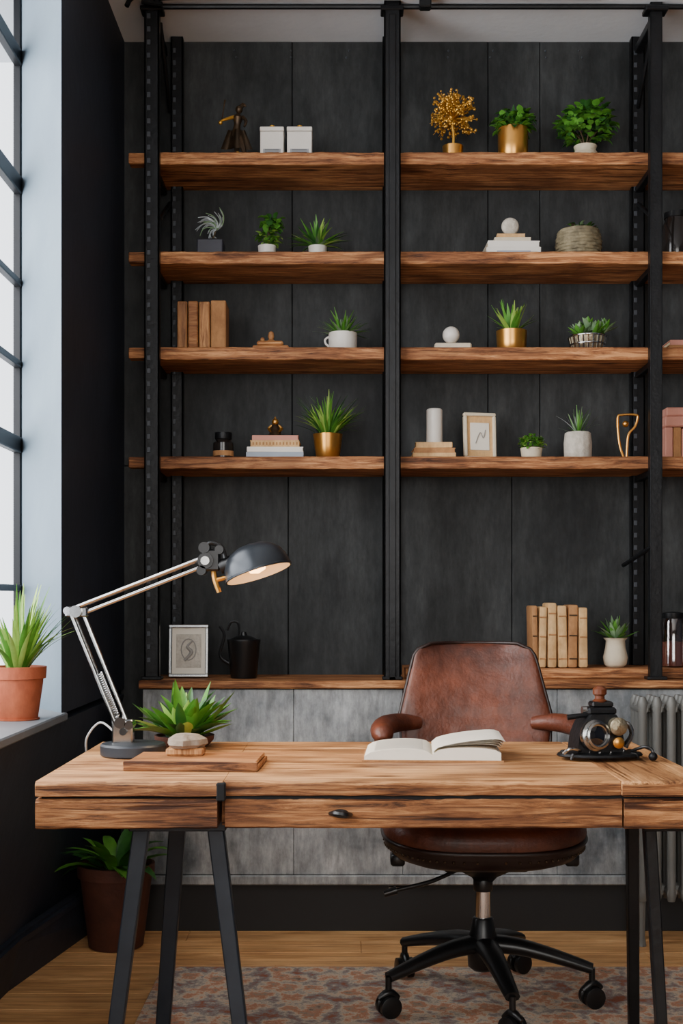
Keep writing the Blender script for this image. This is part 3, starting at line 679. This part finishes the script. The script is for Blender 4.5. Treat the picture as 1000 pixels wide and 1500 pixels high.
b.lathe([(.05,0),(.055,.003),(.064,.055),(.06,.055)],'hammered',seg=30)
for i in range(22):
    a=i*6.283/22; b.tube([(.054*math.cos(a),.054*math.sin(a),.002),(.067*math.cos(a),.067*math.sin(a),.058)],.003,'nickel',seg=5)
for z,r in ((.004,.056),(.03,.061),(.058,.067)):
    b.tube([(r*math.cos(t*.2618),r*math.sin(t*.2618),z) for t in range(25)],.0032,'nickel',seg=6)
for cx,cz in ((-.03,.06),(.03,.066),(.0,.078),(.06,.072),(.02,.06)):
    for i in range(22):
        az=2.4*i; b.leaf((cx,R(-.02,.02),cz),az,.3+i*.055,.055,.010,-.3,random.choice(['g4','g1','g1']),n=4,kind=1,fold=.5)
b.done(60)
b=B('small_book_stack',at(1005,3)); fbook(b,.16,.12,0,.018,'tan2'); fbook(b,.15,.12,.0185,.018,'pink'); b.done()
b=B('smoked_candle_jar',at(327,4)); b.lathe([(.034,0),(.037,.004),(.037,.06),(.028,.068),(.026,.074)],'darkglass'); b.lathe([(.03,.074),(.031,.078),(.031,.098),(.02,.1)],'iron'); b.lathe([(.0375,.012),(.0378,.013),(.0378,.03),(.0375,.031)],'tan2',cap0=False,cap1=False); b.done()
b=B('book_stack',at(404,4)); fbook(b,.205,.15,0,.02,'greyc'); fbook(b,.2,.145,.0205,.018,'white',rot=.02); fbook(b,.175,.13,.039,.024,'tan',rot=-.02); fbook(b,.165,.12,.0635,.018,'pink',rot=.02)
for i in range(14): b.box(-.08+i*.012,-.075+i*.012,-.067,-.065,.046,.056,'tan2',0)
b.done()
b=B('brass_buddha_ornament',(at(403,4)[0],4.46,SZ[3]+.0825)); b.lathe([(.022,0),(.026,.006),(.02,.016),(.024,.024),(.017,.036),(.012,.044)],'bronze'); b.ball((0,0,.055),.013,'brass'); b.lathe([(.006,.064),(.002,.074)],'brass'); 
for sx in (-1,1): b.tube([(sx*.012,0,.042),(sx*.024,-.004,.03),(sx*.012,-.016,.02)],.005,'brass',sub=3)
b.done()
b=B('potted_grass_brass',at(480,4)); pot(b,.042,.054,.092,'brass'); spiky(b,.082,100,.16,.006,['g1','g3','g2','g1'],elr=(.6,1.5),droop=(.0,1.0),r0=.03); b.done(60)
b=B('book_stack',at(634,4)); fbook(b,.155,.13,0,.018,'tan'); fbook(b,.148,.125,.0185,.018,'tan2',rot=.03); fbook(b,.13,.12,.037,.02,'tan',rot=-.04); b.done()
b=B('white_pillar_candle',(at(636,4)[0],4.46,SZ[3]+.058)); b.lathe([(.028,0),(.029,.003),(.029,.122),(.026,.126),(.01,.122),(.001,.121)],'white',cap1=False); b.tube([(0,0,.12),(.001,0,.132)],.0012,'blk'); b.done()
def frame(name,loc,w,h,t,m,matm,inner,tilt=-.12,rot=0,fw=.014):
    b=B(name,(loc[0],loc[1],loc[2]+.002),rot=rot,tilt=tilt)
    for x0,x1,z0,z1 in ((-w/2,w/2,0,fw),(-w/2,w/2,h-fw,h),(-w/2,-w/2+fw,fw,h-fw),(w/2-fw,w/2,fw,h-fw)): b.box(x0,x1,-t/2,t/2,z0,z1,m,.003)
    b.box(-w/2+fw-.001,w/2-fw+.001,0,t/2,fw-.001,h-fw+.001,matm,0)
    return b
b=frame('framed_photo',at(703,4,4.48),.122,.172,.02,'cream','tan',0,tilt=-.06,rot=.22,fw=.012)
b.box(-.036,.036,-.003,.001,.036,.136,'page',.001); b.tube([(-.018,-.005,.06),(0,-.005,.1),(.012,-.005,.08),(.02,-.005,.11)],.0016,'drawing',sub=4); b.box(-.02,.02,.009,.014,.02,.13,'tan2',0); b.done()
b=B('potted_moss_ball',at(778,4)); pot(b,.034,.04,.042,'cream'); bushy(b,(0,0,.060),.044,200,.017,.007,['g1','g1','g3'],.7); b.done(60)
b=B('textured_stone_planter',at(846,4)); b.lathe([(.044,0),(.049,.005),(.05,.06),(.046,.096),(.04,.1),(.036,.09)],'concrete',seg=40,rf=lambda a,z:1+.025*math.sin(12*a+z*90)); spiky(b,.09,24,.1,.004,['g4','silverleaf','g1'],elr=(.5,1.5),droop=(-.4,.6)); b.done(60)
b=B('brass_loop_sculpture',at(919,4)); b.box(-.032,.024,-.025,.025,0,.008,'brass',.002)
b.tube([(-.014,0,.006),(-.03,0,.06),(-.036,0,.15),(-.02,0,.163),(.03,0,.163),(.036,0,.15),(.026,0,.12),(.008,0,.1),(.0,0,.075),(-.004,0,.006)],.0045,'brass',sub=5,seg=10); b.ball((-.008,0,.13),.012,'brass'); b.done()
b=B('pink_books',at(1002,4)); x=-.085
for w,h,m in ((.03,.11,'pink'),(.03,.11,'tan2'),(.035,.105,'pink'),(.03,.11,'tan')):
    b.box(x,x+w-.002,-.06,.06,0,h,m,.003); x+=w
b.box(-.085,.04,-.06,.06,.112,.15,'pink',.004); b.box(-.08,.03,-.058,.058,.151,.182,'pink',.004); b.done()
# cabinet top
b=frame('framed_sketch',at(276,5,4.4),.144,.19,.018,'nickel','page',0,tilt=-.08,fw=.013)
b.box(-.045,.045,-.002,.001,.035,.155,'concrete',.001)
b.tube([(.022*math.cos(t*.4)*1.2,-.005,.1+.038*math.sin(t*.4)) for t in range(17)],.002,'drawing'); b.tube([(-.015,-.005,.06),(.01,-.005,.09),(-.005,-.005,.11),(.014,-.005,.13)],[.004,.007,.005,.002],'drawing',sub=4)
b.box(-.02,.02,.008,.014,.02,.14,'blk',0); b.done()
b=B('black_watering_can',at(357,5,4.4)); b.lathe([(.045,0),(.047,.004),(.058,.125),(.06,.13),(.06,.138),(.054,.138),(.04,.12)],'blk',seg=36); 
b.tube([(-.05,0,.05),(-.085,0,.08),(-.07,0,.15),(-.085,0,.185)],[.008,.006,.005,.005],'blk',sub=5)
b.tube([(-.06,0,.17),(-.045,0,.2),(-.02,0,.195),(-.02,0,.15),(-.035,0,.13)],.0045,'blk',sub=5); b.lathe([(.05,.138),(.03,.148),(.012,.152),(.008,.165)],'blk'); b.done()
b=B('antique_books',at(816,6,4.45)); x=-.102
for w,h,m,t in ((.022,.222,'tan2',-.02),(.028,.218,'tan',.02),(.032,.232,'tan',0),(.034,.222,'tan',-.02),(.034,.225,'tan2',.015),(.032,.215,'tan',-.01)):
    rm=Matrix.Rotation(t,3,'Y'); b.box(x,x+w-.0015,-.07,.06,0.001,h,m,.006,rm,seg=2)
    for z in (.03,h*.5,h-.04): b.box(x+.002,x+w-.003,-.0725,-.068,z,z+.005,'tan2' if m=='tan' else 'bronze',.001,rm)
    x+=w+.0035
b.done()
b=B('succulent_vase',at(901,6,4.45)); b.lathe([(.03,0),(.04,.01),(.044,.035),(.036,.07),(.034,.095),(.044,.105),(.04,.105),(.03,.095)],'cream',seg=32)
spiky(b,.095,40,.085,.010,['g4','g1','g1'],elr=(.3,1.5),droop=(-.3,.3),kind=1); b.done(60)
for px in (985,1035):
    b=B('glass_canister',at(px,6,4.46)); b.lathe([(.04,0),(.043,.004),(.043,.16),(.036,.175)],'jar',cap1=False); b.lathe([(.037,.175),(.038,.18),(.038,.195),(.01,.2)],'iron'); b.lathe([(.039,.004),(.039,.09),(.001,.095)],'pink'); b.done()
# ---------------------------------------------------------------- radiator
b=B('cast_iron_radiator',(0,0,0.0005))
x=1.0
for i in range(9):
    for yy in (4.09,4.14,4.19):
        b.tube([(x,yy,.15),(x,yy,.17),(x,yy,.19),(x,yy,.79),(x,yy,.81),(x,yy,.83)],[.012,.018,.0155,.0155,.018,.01],'rad',seg=12)
    for z in (.18,.79): b.tube([(x,4.08,z),(x,4.2,z)],.017,'rad',seg=12)
    if i in(0,8):
        for yy in (4.1,4.18): b.tube([(x,yy,.16),(x,yy,.03),(x,yy,.0)],[.014,.011,.016],'rad')
    x+=.048
for z in (.18,.79): b.tube([(1.0,4.14,z),(x-.048,4.14,z)],.02,'rad')
b.done()
# ---------------------------------------------------------------- lights
def area(name,loc,rot,sx,sy,e,c=(1,1,1)):
    l=bpy.data.lights.new(name,'AREA'); l.shape='RECTANGLE'; l.size=sx; l.size_y=sy; l.energy=e; l.color=c
    o=bpy.data.objects.new(name,l); bpy.context.scene.collection.objects.link(o); o.location=loc; o.rotation_euler=rot
area('daylight_window_left',(-1.5,2.1,2.2),(0,math.radians(-80),0),2.2,3.4,225,(1,.985,.96))
area('fill_light_rear',(.3,-1.95,2.0),(math.radians(84),0,math.radians(0)),2.4,1.9,66,(1,.93,.84))  # added soft fill from behind the camera, no known window there
w=bpy.data.worlds.new('sky'); bpy.context.scene.world=w; w.use_nodes=True
bg=w.node_tree.nodes['Background']; bg.inputs[0].default_value=(.95,.975,1,1); bg.inputs[1].default_value=3.2
cam=bpy.data.cameras.new('camera'); cam.lens=F/1500*36; cam.sensor_width=36; cam.sensor_fit='AUTO'; cam.shift_y=130/1500; cam.clip_start=.05
co=bpy.data.objects.new('camera',cam); bpy.context.scene.collection.objects.link(co); co.location=(0,0,H); co.rotation_euler=(math.radians(90),0,0)
bpy.context.scene.camera=co
